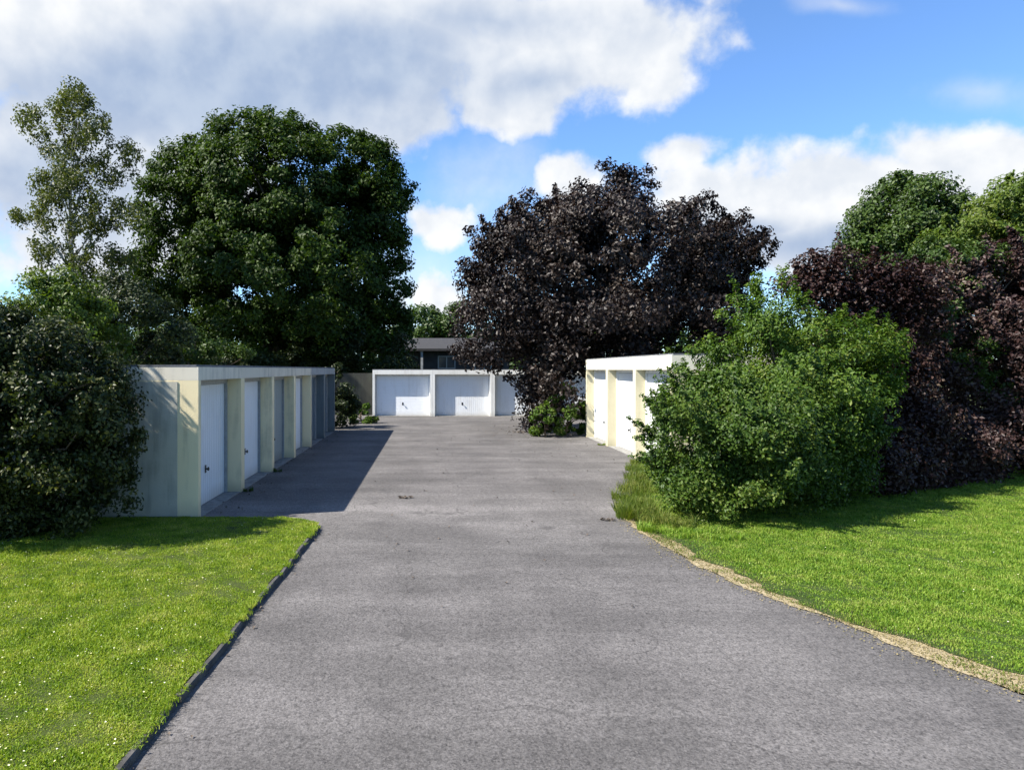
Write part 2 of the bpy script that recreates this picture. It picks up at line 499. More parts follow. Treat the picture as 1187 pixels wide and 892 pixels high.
def foliage(name, mat, clumps, n, size, parent, seed, aspect=0.6, droop=0.2, upn=0.35, center=None, flat=0.8, zmin=0.03):
    rng = np.random.default_rng(seed)
    pos, d, k = clump_leaves(rng, clumps, n, flat)
    cen = np.array(center if center is not None else clumps[:, :3].mean(0))
    outw = pos - cen
    outw /= np.linalg.norm(outw, axis=1, keepdims=True) + 1e-9
    nrm = d * 0.45 + outw * 0.5 + unit(rng, n) * 0.75 + np.array([0, 0, upn])
    nrm /= np.linalg.norm(nrm, axis=1, keepdims=True)
    sz = size * rng.uniform(0.6, 1.3, n)
    keep = pos[:, 2] > zmin
    loc = np.array(parent.location) if parent is not None else np.zeros(3)
    me = leaves_mesh(name, pos[keep] - loc, nrm[keep], sz[keep], rng, aspect, droop)
    return link(name, me, mat, parent)

def woody(name, mat, base, clumps, parent, r0, h_split, n_limbs, seed, seg=8, rmin=0.03, fork=0.5):
    """trunk with limbs that reach into the crown's clumps"""
    rng = np.random.default_rng(seed)
    bm = bmesh.new()
    loc = Vector(parent.location)
    b = Vector(base) - loc
    top = Vector(clumps[:, :3].mean(0)) - loc
    top.z = max(clumps[:, 2].max() * (0.8 if name == 'trunk' else 0.5) - loc.z, h_split)
    pts = []; rads = []
    for i in range(7):
        f = i / 6
        p = b.lerp(top, f)
        p.x += rng.normal() * 0.03 * top.z * f; p.y += rng.normal() * 0.03 * top.z * f
        pts.append(p); rads.append(max(r0 * (1 - 0.85 * f) * (1.25 if i == 0 else 1), rmin))
    add_tube(bm, pts, rads, seg)
    ids = rng.choice(len(clumps), size=min(n_limbs, len(clumps)), replace=False)
    for j in ids:
        e = Vector(clumps[j, :3]) - loc
        f = min(max((e.z * fork) / max(top.z, .1), h_split / max(top.z, .1)), 0.9)
        q = f * 6; i0 = min(int(q), 5)
        s = pts[i0].lerp(pts[i0 + 1], q - i0)
        m1 = s.lerp(e, 0.4) + Vector((0, 0, 0.08 * (e - s).length))
        rr = max(r0 * (1 - 0.85 * f) * 0.45, rmin)
        add_tube(bm, [s, m1, s.lerp(e, 0.75) + Vector(rng.normal(size=3) * 0.04 * (e - s).length), e],
                 [rr, rr * 0.7, rr * 0.42, rmin * 0.35], 6)
    return obj(name, bm, mat, parent, smooth=True)

def P(x, y, Y):
    """world point seen at photo pixel (x, y) at distance Y"""
    return ((x - 500) / F * Y, Y, EYE + (428 - y) / F * Y)

# ------------------------------------------------------------------ ground, drive, lawns
def sheet(name, pts, z, mat, kind='structure'):
    bm = bmesh.new()
    vs_ = [bm.verts.new((x, y, z)) for x, y in pts]
    f = bm.faces.new(vs_)
    bmesh.ops.triangulate(bm, faces=[f])
    o = obj(name, bm, mat)
    for p in o.data.polygons:
        if p.normal.z < 0: p.flip()
    return tag(o, kind=kind)

sheet('ground', [(-2500, -2500), (2500, -2500), (2500, 2500), (-2500, 2500)], -0.03, M['ground'])
# right edge of the drive: points (X, Y)
EDGE = [(6.2, -2.0), (5.75, 2.0), (5.05, 4.0), (4.44, 5.15), (3.93, 6.73), (3.62, 7.5), (3.41, 8.16), (3.26, 9.2), (3.2, 10.0),
        (3.22, 11.2), (3.4, 12.2), (4.2, 14.0), (4.9, 16.3), (5.45, 18.0)]
sheet('driveway', [(-2.15, -3)] + EDGE + [(6.6, 19.0), (6.6, 29), (16, 29), (16, 37), (-5.2, 37), (-5.2, 11.0), (-2.15, 10.6)],
      0.0, M['asphalt'])

def wobble(x, s):
    return (noise1(x * 1.7 + s) + 0.5 * noise1(x * 5.3 + s * 2)) * 0.07
def noise1(x):
    i = math.floor(x); f = x - i; f = f * f * (3 - 2 * f)
    h = lambda k: (math.sin(k * 127.1 + 3.3) * 43758.5453) % 1 * 2 - 1
    return h(i) * (1 - f) + h(i + 1) * f

LAWN_Z = 0.055
def lawn_left_edge(y):
    return -1.90 + 0.025 * (y - 4.2) + wobble(y, 2.0) * 0.25
LAWN_L_FAR = 11.0
def left_far(x):
    # far edge rounds off towards the kerb end
    return 11.05 - max(0, x + 2.6) ** 2 * 0.55 + wobble(x, 5) * 0.4
lp = [(-14, -3)] + [(lawn_left_edge(y), y) for y in np.arange(-3, 10.3, 0.35)]
lp += [(x, left_far(x)) for x in np.arange(-1.8, -5.2, -0.3)] + [(-5.2, 11.05), (-14, 11.05)]
bm = bmesh.new()
vt = [bm.verts.new((x, y, LAWN_Z)) for x, y in lp]
vb = [bm.verts.new((x, y, -0.02)) for x, y in lp]
f = bm.faces.new(vt); 
for i in range(len(lp)):
    j = (i + 1) % len(lp)
    bm.faces.new((vt[i], vb[i], vb[j], vt[j]))
bmesh.ops.triangulate(bm, faces=[f])
tag(obj('lawn_bed', bm, M['turf_l']), kind='structure')

# kerb edging along the left lawn: weathered edging stones
bm = bmesh.new()
y = -3.0
rk = random.Random(3)
while y < 10.35:
    l = min(1.0, 10.45 - y)
    y1 = y + l - 0.012
    xa, xb = lawn_left_edge(y), lawn_left_edge(y1)
    o0 = rk.uniform(-0.012, 0.012); o1 = rk.uniform(-0.012, 0.012); zz = LAWN_Z + rk.uniform(-0.004, 0.016)
    n = 6
    rows = []
    for i in range(n + 1):
        t_ = i / n
        yy = y + (y1 - y) * t_
        xx = xa + (xb - xa) * t_ + o0 + (o1 - o0) * t_
        j = rk.uniform(-0.004, 0.004)
        rows.append([bm.verts.new(q) for q in ((xx + 0.004, yy, -0.02), (xx + 0.004, yy, zz + j), (xx + 0.036, yy, zz + j - 0.004),
                                               (xx + 0.046 + j, yy, zz - 0.015), (xx + 0.05, yy, -0.02))])
    for a, b in zip(rows, rows[1:]):
        for k in range(4):
            bm.faces.new((a[k], a[k + 1], b[k + 1], b[k]))
    bm.faces.new(rows[0]); bm.faces.new(rows[-1][::-1])
    y += l
tag(obj('kerb', bm, M['kerb']), kind='structure')

# sandy strip and right lawn
def edge_x(y):
    for (x0, y0), (x1, y1) in zip(EDGE, EDGE[1:]):
        if y0 <= y <= y1:
            return x0 + (x1 - x0) * (y - y0) / (y1 - y0)
    return EDGE[-1][0]
def strip_w(y):
    return max(0.03, 0.22 + wobble(y, 9.0) * 1.8 + wobble(y * 2.3, 4.0) * 1.2) * (1 if y < 9.4 else max(0.15, 1 - (y - 9.4) * 0.8))
ys = np.arange(-2, 12.01, 0.08)
sp = [(edge_x(y) - 0.03 + wobble(y * 3, 1) * 0.9, y) for y in ys] + [(edge_x(y) + 0.75, y) for y in ys[::-1]]
sheet('soil_verge', sp, 0.008, M['sand'])
rp = [(edge_x(y) + strip_w(y), y) for y in ys] + [(edge_x(y) + 0.1, y) for y in np.arange(12.2, 18.01, 0.3)] + [(8, 19), (40, 26), (40, -2)]
sheet('lawn_bed.001', rp, 0.016, M['turf_r'])

def blades(name, mat, xy, z, h, w, seed, lean=0.5, kind='stuff'):
    rng = np.random.default_rng(seed)
    n = len(xy)
    a = rng.uniform(0, 2 * pi, n)
    dx, dy = np.cos(a), np.sin(a)
    tuft = 0.72 + 0.28 * (np.sin(xy[:, 0] * 7.3 + 2.1 * np.sin(xy[:, 1] * 5.1)) * np.sin(xy[:, 1] * 8.7 + 1.9 * np.sin(xy[:, 0] * 6.2))) + 0.25 * np.sin(xy[:, 0] * 1.9 + np.sin(xy[:, 1] * 1.3)) * np.sin(xy[:, 1] * 2.3)
    hh = h * rng.uniform(0.5, 1.35, n) * tuft
    ww = w * rng.uniform(0.6, 1.3, n)
    la = rng.uniform(0, 2 * pi, n); ll = rng.uniform(0.1, 1, n) * lean * hh
    p0 = np.stack([xy[:, 0] - dx * ww / 2, xy[:, 1] - dy * ww / 2, np.full(n, z)], 1)
    p1 = np.stack([xy[:, 0] + dx * ww / 2, xy[:, 1] + dy * ww / 2, np.full(n, z)], 1)
    mx = xy[:, 0] + np.cos(la) * ll * 0.35; my = xy[:, 1] + np.sin(la) * ll * 0.35
    p2 = np.stack([mx + dx * ww * 0.38, my + dy * ww * 0.38, z + hh * 0.6], 1)
    p3 = np.stack([mx - dx * ww * 0.38, my - dy * ww * 0.38, z + hh * 0.6], 1)
    p4 = np.stack([xy[:, 0] + np.cos(la) * ll, xy[:, 1] + np.sin(la) * ll, z + hh * np.sqrt(np.clip(1 - (ll / hh) ** 2 * 0.6, 0.1, 1))], 1)
    v = np.stack([p0, p1, p2, p3, p4], 1).reshape(-1, 3)
    i = np.arange(n)[:, None] * 5
    f = (i + np.array([[0, 1, 2, 0, 2, 3, 3, 2, 4]])).ravel()
    me = mesh_from_arrays(name, v, f, 3)
    return tag(link(name, me, mat), kind=kind)

def scatter(rng, n, x0, x1, y0, y1, keep, near_bias=1.0):
    """points, denser near the camera"""
    u = rng.random(n)
    y = y0 * (y1 / y0) ** u
    x = rng.uniform(x0, x1, n)
    return np.stack([x, y], 1)[keep(x, y)]

rng = np.random.default_rng(11)
le = np.vectorize(lawn_left_edge)
lf = np.vectorize(left_far)
def patchy(x, y, k, s):
    return 0.5 + 0.5 * np.sin(x * k + 1.7 * np.sin(y * k * 0.8 + s)) * np.sin(y * k * 1.1 + 1.3 * np.sin(x * k * 0.7 + s))
vis_l = lambda x, y: (x < le(y) - 0.0) & (y < lf(x)) & (x > -0.66 * y - 0.6)
pts = scatter(rng, 620000, -8.5, -1.5, 3.4, 11.1, vis_l)
grass_l = blades('lawn_grass', L['grass_l'], pts, LAWN_Z - 0.004, 0.034, 0.0085, 21, 1.2)
tag(grass_l, 'sunny yellow-green mown lawn left of the driveway', 'grass')
vex = np.vectorize(edge_x); vsw = np.vectorize(strip_w)
def vis_r(x, y):
    e = vex(y) + vsw(y)
    edge = np.clip((x - e) / 0.5, 0, 1)
    r_ = np.random.default_rng(5).random(len(x))
    bare = patchy(x, y, 5.0, 0.3)
    return (x > e) & (x < 0.90 * y + 1) & (r_ < 0.12 + 0.88 * edge * (0.45 + 0.55 * bare) + 0.3 * edge)
pts = scatter(rng, 1150000, 3.1, 16.5, 4.3, 17.5, vis_r)
grass_r = blades('lawn_grass', L['grass_r'], pts, 0.012, 0.042, 0.0095, 22, 1.1)
tag(grass_r, 'lush green mown lawn right of the driveway', 'grass')
# straw-coloured dead grass over the sandy verge
n = 16000
yy = rng.uniform(4.2, 11.2, n); xx = vex(yy) + rng.normal(0.26, 0.22, n)
ok = xx > vex(yy) - 0.02
straw = blades('dead_grass', L['straw'], np.stack([xx, yy], 1)[ok], 0.008, 0.022, 0.006, 23, 1.4)
tag(straw, 'straw coloured dead grass along the sandy verge', 'dead grass')
n = 5200
yy = rng.uniform(4.2, 10.8, n); keep_ = patchy(yy * 2.1, yy * 0.9, 3.0, 2.0) > 0.38
yy = yy[keep_]; xx = vex(yy) + np.abs(rng.normal(0.05, 0.22, len(yy)))
tag(blades('verge_grass', L['weed'], np.stack([xx, yy], 1), 0.008, 0.04, 0.008, 25, 1.1), 'sparse green and yellow grass in the sandy verge', 'grass')
# longer grass hanging over the kerb
n = 9500
yy = rng.uniform(3.4, 10.4, n)
clk = patchy(yy * 0.7, yy * 1.9, 3.0, 1.0) > 0.40
yy = yy[clk]; xx = le(yy) + rng.normal(0.0, 0.028, len(yy))
over = blades('grass_fringe', L['grass_l'], np.stack([xx, yy], 1), LAWN_Z - 0.01, 0.06, 0.007, 24, 1.25)
tag(over, 'longer grass hanging over the dark kerb', 'grass')

# daisies and clover heads
def daisies(name, xy, z, r, seed, label):
    rg = np.random.default_rng(seed)
    n = len(xy)
    nrm = unit(rg, n) * 0.35 + np.array([0, 0, 1]); nrm /= np.linalg.norm(nrm, axis=1, keepdims=True)
    pos = np.column_stack([xy, z + rg.uniform(0.03, 0.06, n)])
    me = leaves_mesh(name, pos, nrm, r * rg.uniform(0.7, 1.3, n), rg, 0.95, 0, 0.1)
    return tag(link(name, me, L['daisy']), label, 'daisies', kind='stuff')
p_ = scatter(rng, 1300, -8.0, -1.7, 3.6, 11, vis_l)
daisies('daisies', p_, LAWN_Z - 0.015, 0.013, 31, 'small pale flower heads dotted over the left lawn')
p_ = scatter(rng, 700, 3.2, 15, 4.6, 16, lambda x, y: (x > vex(y) + 0.4) & (x < 0.9 * y))
daisies('daisies', p_, 0.0, 0.014, 32, 'small pale flower heads dotted over the right lawn')

# ------------------------------------------------------------------ garages
def knob_mesh():
    bm = bmesh.new()
    add_box(bm, -0.035, 0.035, -0.008, 0.0, -0.07, 0.07)
    prof = [(0.014, -0.008), (0.014, -0.04), (0.034, -0.045), (0.036, -0.062), (0.02, -0.07)]
    seg = 12
    rings = [[bm.verts.new((r * cos(2 * pi * k / seg), y_, r * sin(2 * pi * k / seg))) for k in range(seg)] for r, y_ in prof]
    for a, b in zip(rings, rings[1:]):
        for k in range(seg):
            bm.faces.new((a[k], a[(k + 1) % seg], b[(k + 1) % seg], b[k]))
    bm.faces.new(rings[-1])
    return bm

def door_mesh(w, h, style):
    """up-and-over door leaf, front at y = 0, pressed ribs as geometry"""
    bm = bmesh.new()
    prof = []
    if style == 'vertical':
        n = max(8, int(w / 0.11))
        st = w / n
        x = -w / 2
        for i in range(n):
            prof += [(x, 0.0), (x + st * 0.86, 0.0), (x + st * 0.90, 0.012), (x + st * 0.96, 0.012)]
            x += st
        prof.append((w / 2, 0.0))
        r0 = [bm.verts.new((px, py, 0)) for px, py in prof]
        r1 = [bm.verts.new((px, py, h)) for px, py in prof]
    else:
        n = max(6, int(h / 0.16))
        st = h / n
        z = 0
        for i in range(n):
            prof += [(z, 0.0), (z + st * 0.90, 0.0), (z + st * 0.93, 0.005), (z + st * 0.97, 0.005)]
            z += st
        prof.append((h, 0.0))
        r0 = [bm.verts.new((-w / 2, py, pz)) for pz, py in prof]
        r1 = [bm.verts.new((w / 2, py, pz)) for pz, py in prof]
    for i in range(len(prof) - 1):
        bm.faces.new((r0[i], r0[i + 1], r1[i + 1], r1[i]))
    # back panel and edge returns
    add_box(bm, -w / 2, w / 2, 0.016, 0.045, 0, h)
    return bm

def garage(loc, rz, w, depth, fz0, fz1, label, group, mats, style='vertical', door_label=None, end_left=False, end_right=False,
           door=None, roof_over=0.0):
    """single flat-roofed garage; local x along the front, front face at y=0, depth towards +y"""
    g = thing('garage', label, 'garage', loc, rz, group)
    t = 0.125
    rec = 0.32
    g2 = 0.003
    box('side_wall', (g2, t, 0, depth - 0.1, -0.02, fz0), mats['wall'], g, 0.006)
    box('side_wall', (w - t, w - g2, 0, depth - 0.1, -0.02, fz0), mats['wall'], g, 0.006)
    box('rear_wall', (g2, w - g2, depth - 0.098, depth, -0.02, fz0), mats['end'], g)
    if end_left:    # rendered end wall with the corner pier standing a little proud
        box('end_panel', (-0.008, g2 - 0.002, 0.34, depth - 0.02, -0.02, fz0 - 0.02), mats['end'], g, 0.004)
    box('roof', (g2, w - g2, -roof_over, depth + 0.03, fz0 + 0.002, fz1), mats['roof'], g, 0.008)
    bm = bmesh.new()
    add_box(bm, 0.001, w - 0.001, 0.03, depth - 0.02, fz1 + 0.002, fz1 + 0.036)
    obj('roof_felt', bm, M['bitumen'], g)
    # door frame: two jambs and a head
    bm = bmesh.new()
    y0 = rec - 0.05
    add_box(bm, t + 0.002, t + 0.06, y0, rec + 0.02, 0.0, fz0 - 0.004)
    add_box(bm, w - t - 0.06, w - t - 0.002, y0, rec + 0.02, 0.0, fz0 - 0.004)
    add_box(bm, t + 0.062, w - t - 0.062, y0, rec + 0.02, fz0 - 0.09, fz0 - 0.004)
    obj('door_frame', bm, mats['frame'], g)
    dw = w - 2 * t - 0.14
    dh = fz0 - 0.09 - 0.03
    d = obj('door', door_mesh(dw, dh, style), door or mats['door'], g)
    d.location = (w / 2, rec, 0.02)
    if door_label: d['label'] = door_label
    kn = obj('handle', knob_mesh(), M['black'], d)
    kn.location = (0, -0.001, 0.62)
    # concrete threshold
    box('threshold', (t + 0.002, w - t - 0.002, 0.02, rec + 0.2, -0.02, 0.012), M['concrete'], g)
    return g

ml = dict(wall=M['cream'], end=M['endwall'], roof=M['roofconc'], frame=M['frame'], door=M['door_white'])
mr = dict(wall=M['creamwhite'], end=M['creamwhite'], roof=M['roofcream'], frame=M['frame_white'], door=M['door_bright'])
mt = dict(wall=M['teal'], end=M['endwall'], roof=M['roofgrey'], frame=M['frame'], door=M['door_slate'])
mb = dict(wall=M['white'], end=M['white'], roof=M['roofwhite'], frame=M['frame_white'], door=M['door_white'])

BL = 2.62
left_specs = [
    ('white-doored garage nearest the lawn, its end wall beside the dark bush', 'door_white', None),
    ('second garage from the lawn in the left row, white door with black handle', 'door_white', None),
    ('garage with the grey door in the left row', 'door_grey', 'grey door'),
    ('white-doored garage just beyond the grey-doored one', 'door_white', None),
    ('dark teal garage with slate door just beyond the last cream garage, left row', 'door_slate', 'slate blue door'),
    ('last dark teal garage beside the dark shrub, far end of left row', 'door_slate', 'slate blue door'),
]
for i, (lb, dm, dl) in enumerate(left_specs):
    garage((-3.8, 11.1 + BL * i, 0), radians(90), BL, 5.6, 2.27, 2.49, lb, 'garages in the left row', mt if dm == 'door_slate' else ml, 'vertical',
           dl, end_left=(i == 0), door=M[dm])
right_specs = [
    ('cream garage half hidden by the purple-leaved tree at the right row end', ),
    ('cream garage with the fully visible sunlit white door, right row', ),
    ('cream garage partly behind the green bush, right row', ),
]
BR = 2.95
for i, (lb,) in enumerate(right_specs):
    garage((5.62, 24.75 - BR * i, 0), radians(-90), BR, 5.0, 2.44, 2.79, lb, 'garages in the right row', mr, 'vertical')
BB = 3.14
back_specs = [
    ('white garage at the left end of the row facing down the drive', 'horizontal'),
    ('white garage with upright ribbed door in the middle of the back row', 'vertical'),
    ('white garage of the back row partly covered by purple leaves', 'horizontal'),
    ('white garage of the back row behind the purple-leaved tree', 'horizontal'),
]
for i, (lb, stl) in enumerate(back_specs):
    garage((-3.08 + BB * i, 35.6, 0), 0, BB, 5.6, 2.19, 2.42, lb, 'garages in the back row', mb, stl)

# low wall left of the back row, tree shade put into its colour
w_ = box('wall', (-9.0, -3.16, 36.6, 36.85, -0.03, 2.25), M['boundary'], None, 0.01)
tag(w_, 'wall left of the back row of garages, coloured dark as if shaded', 'wall')

# ------------------------------------------------------------------ far house
def house():
    g = thing('bungalow', 'dark bungalow with grey hipped roof behind the back garages', 'house', (0.4, 58, 0))
    box('wall', (-4.9, 6.2, 0, 8, -0.03, 4.0), M['housewall'], g)
    bm = bmesh.new()
    a = [bm.verts.new(p) for p in ((-5.8, -0.9, 4.0), (7.1, -0.9, 4.0), (7.1, 8.9, 4.0), (-5.8, 8.9, 4.0))]
    a0 = [bm.verts.new((v.co.x, v.co.y, 4.2)) for v in a]
    r = [bm.verts.new((-2.6, 4, 5.3)), bm.verts.new((4.2, 4, 5.3))]
    bm.faces.new(a[::-1])
    for i in range(4):
        bm.faces.new((a[i], a[(i + 1) % 4], a0[(i + 1) % 4], a0[i]))
    bm.faces.new((a0[0], a0[1], r[1], r[0])); bm.faces.new((a0[1], a0[2], r[1])); bm.faces.new((a0[2], a0[3], r[0], r[1])); bm.faces.new((a0[3], a0[0], r[0]))
    obj('roof', bm, M['houseroof'], g)
    for x in (-3.4, 0.9, 4.0):
        bm = bmesh.new()
        add_box(bm, x - 0.75, x + 0.75, -0.06, -0.005, 2.5, 2.58); add_box(bm, x - 0.75, x + 0.75, -0.06, -0.005, 3.52, 3.6)
        for q in (x - 0.75, x - 0.04, x + 0.67):
            add_box(bm, q, q + 0.08, -0.058, -0.007, 2.582, 3.518)
        fr = obj('window', bm, M['frame'], g)
        box('pane', (x - 0.67, x + 0.67, -0.03, -0.004, 2.59, 3.51), M['glass'], fr)
    box('post', (-1.3, -1.1, -0.75, -0.55, -0.03, 3.998), M['frame'], g)
house()

# ------------------------------------------------------------------ trees and shrubs
def plant(name, label, cat, base, ells, nclump, rc, nleaf, size, leaf, seed, trunk=None, bark='bark', inner=0.15, jitter=0.10,
          aspect=0.6, droop=0.2, upn=0.35, flat=0.8, extra=None, crown_name='crown', zmin=0.05, group=None, flip=None, limbs=14, fork=0.5, shoots=0, shoot_len=2.2):
    g = thing(name, label, cat, base, 0, group)
    rng_ = np.random.default_rng(seed)
    cl_ = envelope_clumps(rng_, ells, nclump, rc, jitter, inner, zmin)
    if shoots:
        cen_ = cl_[:, :3].mean(0)
        o_ = cl_[:, :3] - cen_
        d_ = np.linalg.norm(o_, axis=1)
        outer = np.where((d_ > np.quantile(d_, 0.45)) & (cl_[:, 2] > np.quantile(cl_[:, 2], 0.25)))[0]
        sh = []
        for i_ in rng_.choice(outer, size=shoots):
            v_ = o_[i_] / (d_[i_] + 1e-6) * 0.7 + np.array([0, 0, 0.6]) + rng_.normal(size=3) * 0.35
            v_ /= np.linalg.norm(v_)
            ln = rc * shoot_len * rng_.uniform(0.5, 1.2)
            for q_ in np.arange(0.3, 1.01, 0.175):
                sh.append((*(cl_[i_, :3] + v_ * ln * q_), rc * (0.42 - 0.24 * q_)))
        cl_ = np.vstack([cl_, np.array(sh)])
    if extra is not None:
        cl_ = np.vstack([cl_, np.array(extra, float)])
    foliage(crown_name, L[leaf], cl_, nleaf, size, g, seed + 1, aspect, droop, upn, None, flat)
    if trunk:
        woody('trunk' if crown_name == 'crown' else 'stem', M[bark], base, cl_, g, trunk[0], trunk[1], limbs, seed + 2, fork=fork)
    return g, cl_

# great dark green tree on the left, far beyond the garages
YO = 47.0
def px(x, y, Y, rx, ry, rd=None):
    """ellipsoid that covers rx, ry photo pixels round (x, y) at distance Y"""
    c = P(x, y, Y)
    k = Y / F
    return (c[0], c[1], c[2], rx * k, (rd if rd is not None else rx) * k, ry * k)
oak = [px(310, 240, YO, 108, 92), px(235, 250, YO - 1, 68, 85), px(400, 240, YO, 62, 90), px(225, 320, YO - 2, 66, 70),
       px(330, 320, YO - 3, 110, 85), px(420, 320, YO, 52, 95), px(305, 172, YO, 66, 34), px(420, 208, YO + 1, 40, 46),
       px(430, 385, YO, 45, 50), px(330, 380, YO - 1, 110, 45), px(210, 375, YO, 50, 40), px(445, 240, YO, 32, 50)]
ex = []
re_ = np.random.default_rng(77)
for (x, y) in [(480, 216), (470, 222), (404, 152), (312, 128), (290, 130), (250, 140), (220, 160), (190, 192), (178, 225), (462, 258), (470, 340), (395, 150), (340, 132)]:
    c = P(x, y, YO); ex.append((*c, 0.55))
b0 = P(320, 428, YO); b0 = (b0[0], b0[1], -0.03)
plant('broadleaf_tree', 'great dark green round-headed tree behind the left garages', 'tree', b0, oak, 1500, 0.85, 240000, 0.26, 'oak', 101,
      (0.5, 3.0), inner=0.38, jitter=0.06, shoots=40, shoot_len=0.6, extra=ex, flat=0.75)

# birch, thin and see-through
YB = 36.0
bex = []
rb_ = np.random.default_rng(5)
prof_b = [(112, 88, 14), (120, 82, 24), (136, 36, 14), (138, 95, 34), (156, 84, 48), (178, 96, 56), (200, 110, 46), (205, 72, 28), (232, 92, 56), (247, 30, 18), (262, 95, 50),
          (290, 75, 46), (300, 125, 30), (320, 85, 55), (345, 95, 60), (370, 90, 60), (395, 90, 60), (250, 142, 18), (180, 148, 14), (215, 60, 22)]
for (y, x, r) in prof_b:
    for _ in range(int(6 + r / 2.6)):
        a = rb_.uniform(0, 2 * pi); q = sqrt(rb_.random())
        c = P(x + cos(a) * q * r, y + sin(a) * q * 13, YB + rb_.normal() * 1.3)
        bex.append((*c, rb_.uniform(0.25, 0.6)))
bex = np.array(bex)
bb = P(92, 428, YB)
g = thing('birch_tree', 'slender see-through birch at the left edge', 'tree', (bb[0], bb[1], -0.03))
foliage('crown', L['birch'], bex, 30000, 0.16, g, 61, 0.65, 0.8, 0.2, None, 1.25)
woody('trunk', M['birchbark'], (bb[0], bb[1], -0.03), bex, g, 0.2, 2.5, 46, 62, rmin=0.022, fork=0.72)

# purple-leaved tree
YP = 29.5
pur = [px(700, 320, YP, 150, 95), px(615, 335, YP - 2, 76, 85), px(790, 322, YP, 86, 70), px(700, 275, YP, 88, 58), px(640, 290, YP - 1, 70, 62),
       px(780, 292, YP, 66, 42), px(720, 380, YP - 1.5, 150, 50, 120), px(590, 380, YP - 2.5, 60, 52), px(645, 440, YP - 3.2, 42, 52), px(636, 468, YP - 3.8, 36, 34), px(840, 306, YP, 40, 34),
       px(575, 310, YP - 1.5, 34, 46), px(725, 240, YP, 38, 30)]
ex = []
for (x, y) in [(702, 192), (714, 200), (708, 210), (752, 197), (748, 210), (757, 214), (820, 228), (826, 238), (832, 246), (862, 250), (858, 258), (885, 270), (893, 292), (896, 282),
               (672, 215), (668, 226), (612, 226), (606, 238), (600, 245), (578, 250), (545, 268), (552, 280), (538, 304), (533, 330), (735, 205), (725, 198), (780, 236), (790, 240),
               (640, 236), (650, 240), (560, 290), (628, 470), (652, 478), (622, 450), (606, 445), (590, 438), (530, 385), (527, 405), (540, 415), (610, 462)]:
    c = P(x, y, YP - (3 if y > 420 else 1)); ex.append((*c, re_.uniform(0.28, 0.5)))
b0 = (P(690, 428, YP)[0], YP, -0.03)
plant('purple_tree', 'broad dark purple-leaved tree standing beyond the right garages', 'tree', b0, pur, 620, 0.70, 165000, 0.16, 'purple', 111,
      (0.24, 1.6), inner=0.4, jitter=0.14, shoots=130, shoot_len=1.1, extra=ex, droop=0.7, upn=0.25, aspect=0.62, limbs=24)

# green plants at the foot of the purple tree, beside the right row
for (x, y, r, lb) in [(632, 490, 0.7, 'low green plant at the foot of the purple tree, on the asphalt side'),
                      (656, 478, 1.05, 'taller green plant against the right garage row end')]:
    Yq = 24.8 if x < 640 else 25.4
    c = P(x, y, Yq)
    plant('foot_plant', lb, 'plant', (c[0], c[1], 0.0), [(c[0], c[1], r * 0.75, r * 0.75, r * 0.75, r * 1.0)], 34, 0.2, 6000, 0.10, 'green', int(200 + x),
          (0.03, 0.15), 'stem', crown_name='foliage', limbs=8)

# right hand shrubs
YG = 11.6
gd = [px(850, 505, YG, 98, 72), px(808, 518, YG - .1, 50, 62), px(905, 515, YG, 68, 72), px(840, 560, YG - .3, 80, 36), px(960, 520, YG + .6, 55, 70), px(812, 478, YG+.4, 46, 40), px(838, 472, YG + .8, 36, 30)]
b0 = (P(850, 428, YG)[0], YG + .2, 0.0)
plant('green_shrub', 'wide fine-leaved green shrub on the corner of the right lawn, beside the weeds', 'shrub', b0, gd, 250, 0.32, 95000, 0.062, 'dense', 121,
      (0.07, 0.3), 'stem', inner=0.25, jitter=0.2, shoots=170, shoot_len=1.7, crown_name='foliage')
YH = 13.3
gt = [px(900, 412, YH, 64, 64), px(935, 425, YH, 82, 58), px(880, 456, YH - .1, 40, 42), px(890, 370, YH, 44, 34), px(980, 430, YH + .3, 58, 58), px(900, 480, YH, 100, 60), px(850, 470, YG + .6, 44, 36), px(930, 470, YG + .4, 60, 46)]
ex = [(*P(x, y, YH), 0.16) for (x, y) in [(800, 405), (812, 418), (788, 425), (824, 428), (842, 400), (835, 365), (880, 326), (905, 328), (870, 332), (850, 346), (822, 392), (805, 410), (815, 402), (918, 335), (908, 312), (908, 320), (1030, 410), (1045, 430)]]
b0 = (P(900, 428, YH)[0], YH, 0.0)
plant('bright_shrub', 'taller bright green shrub rising behind the wide corner shrub, left of the purple ones', 'shrub', b0, gt, 300, 0.34, 90000, 0.074, 'green', 131,
      (0.09, 0.4), 'stem', inner=0.35, jitter=0.16, shoots=120, shoot_len=1.5, extra=ex, crown_name='foliage', upn=0.55, aspect=0.5)
YS = 14.5
s1 = [px(985, 340, YS, 62, 48, .9), px(945, 335, YS, 40, 34, .6), px(1020, 390, YS, 78, 80, 1.0), px(1000, 460, YS - .2, 75, 78, 1.0), px(1050, 350, YS, 46, 52, .8), px(1020, 510, YS, 80, 50, .9), px(960, 500, YS - .4, 70, 60, .9), (7.3, 13.0, .75, .9, .6, .85), (8.2, 13.2, .7, .9, .6, .85), (9.2, 13.7, .75, .9, .6, .9), (10.2, 14.2, .8, .9, .6, 1.0)]
ex = [(*P(x, y, YS), 0.16) for (x, y) in [(925, 305), (945, 295), (950, 303), (970, 300), (918, 325), (932, 298), (990, 298), (1010, 300), (925, 318)]]
b0 = (P(1000, 428, YS)[0], YS, 0.0)
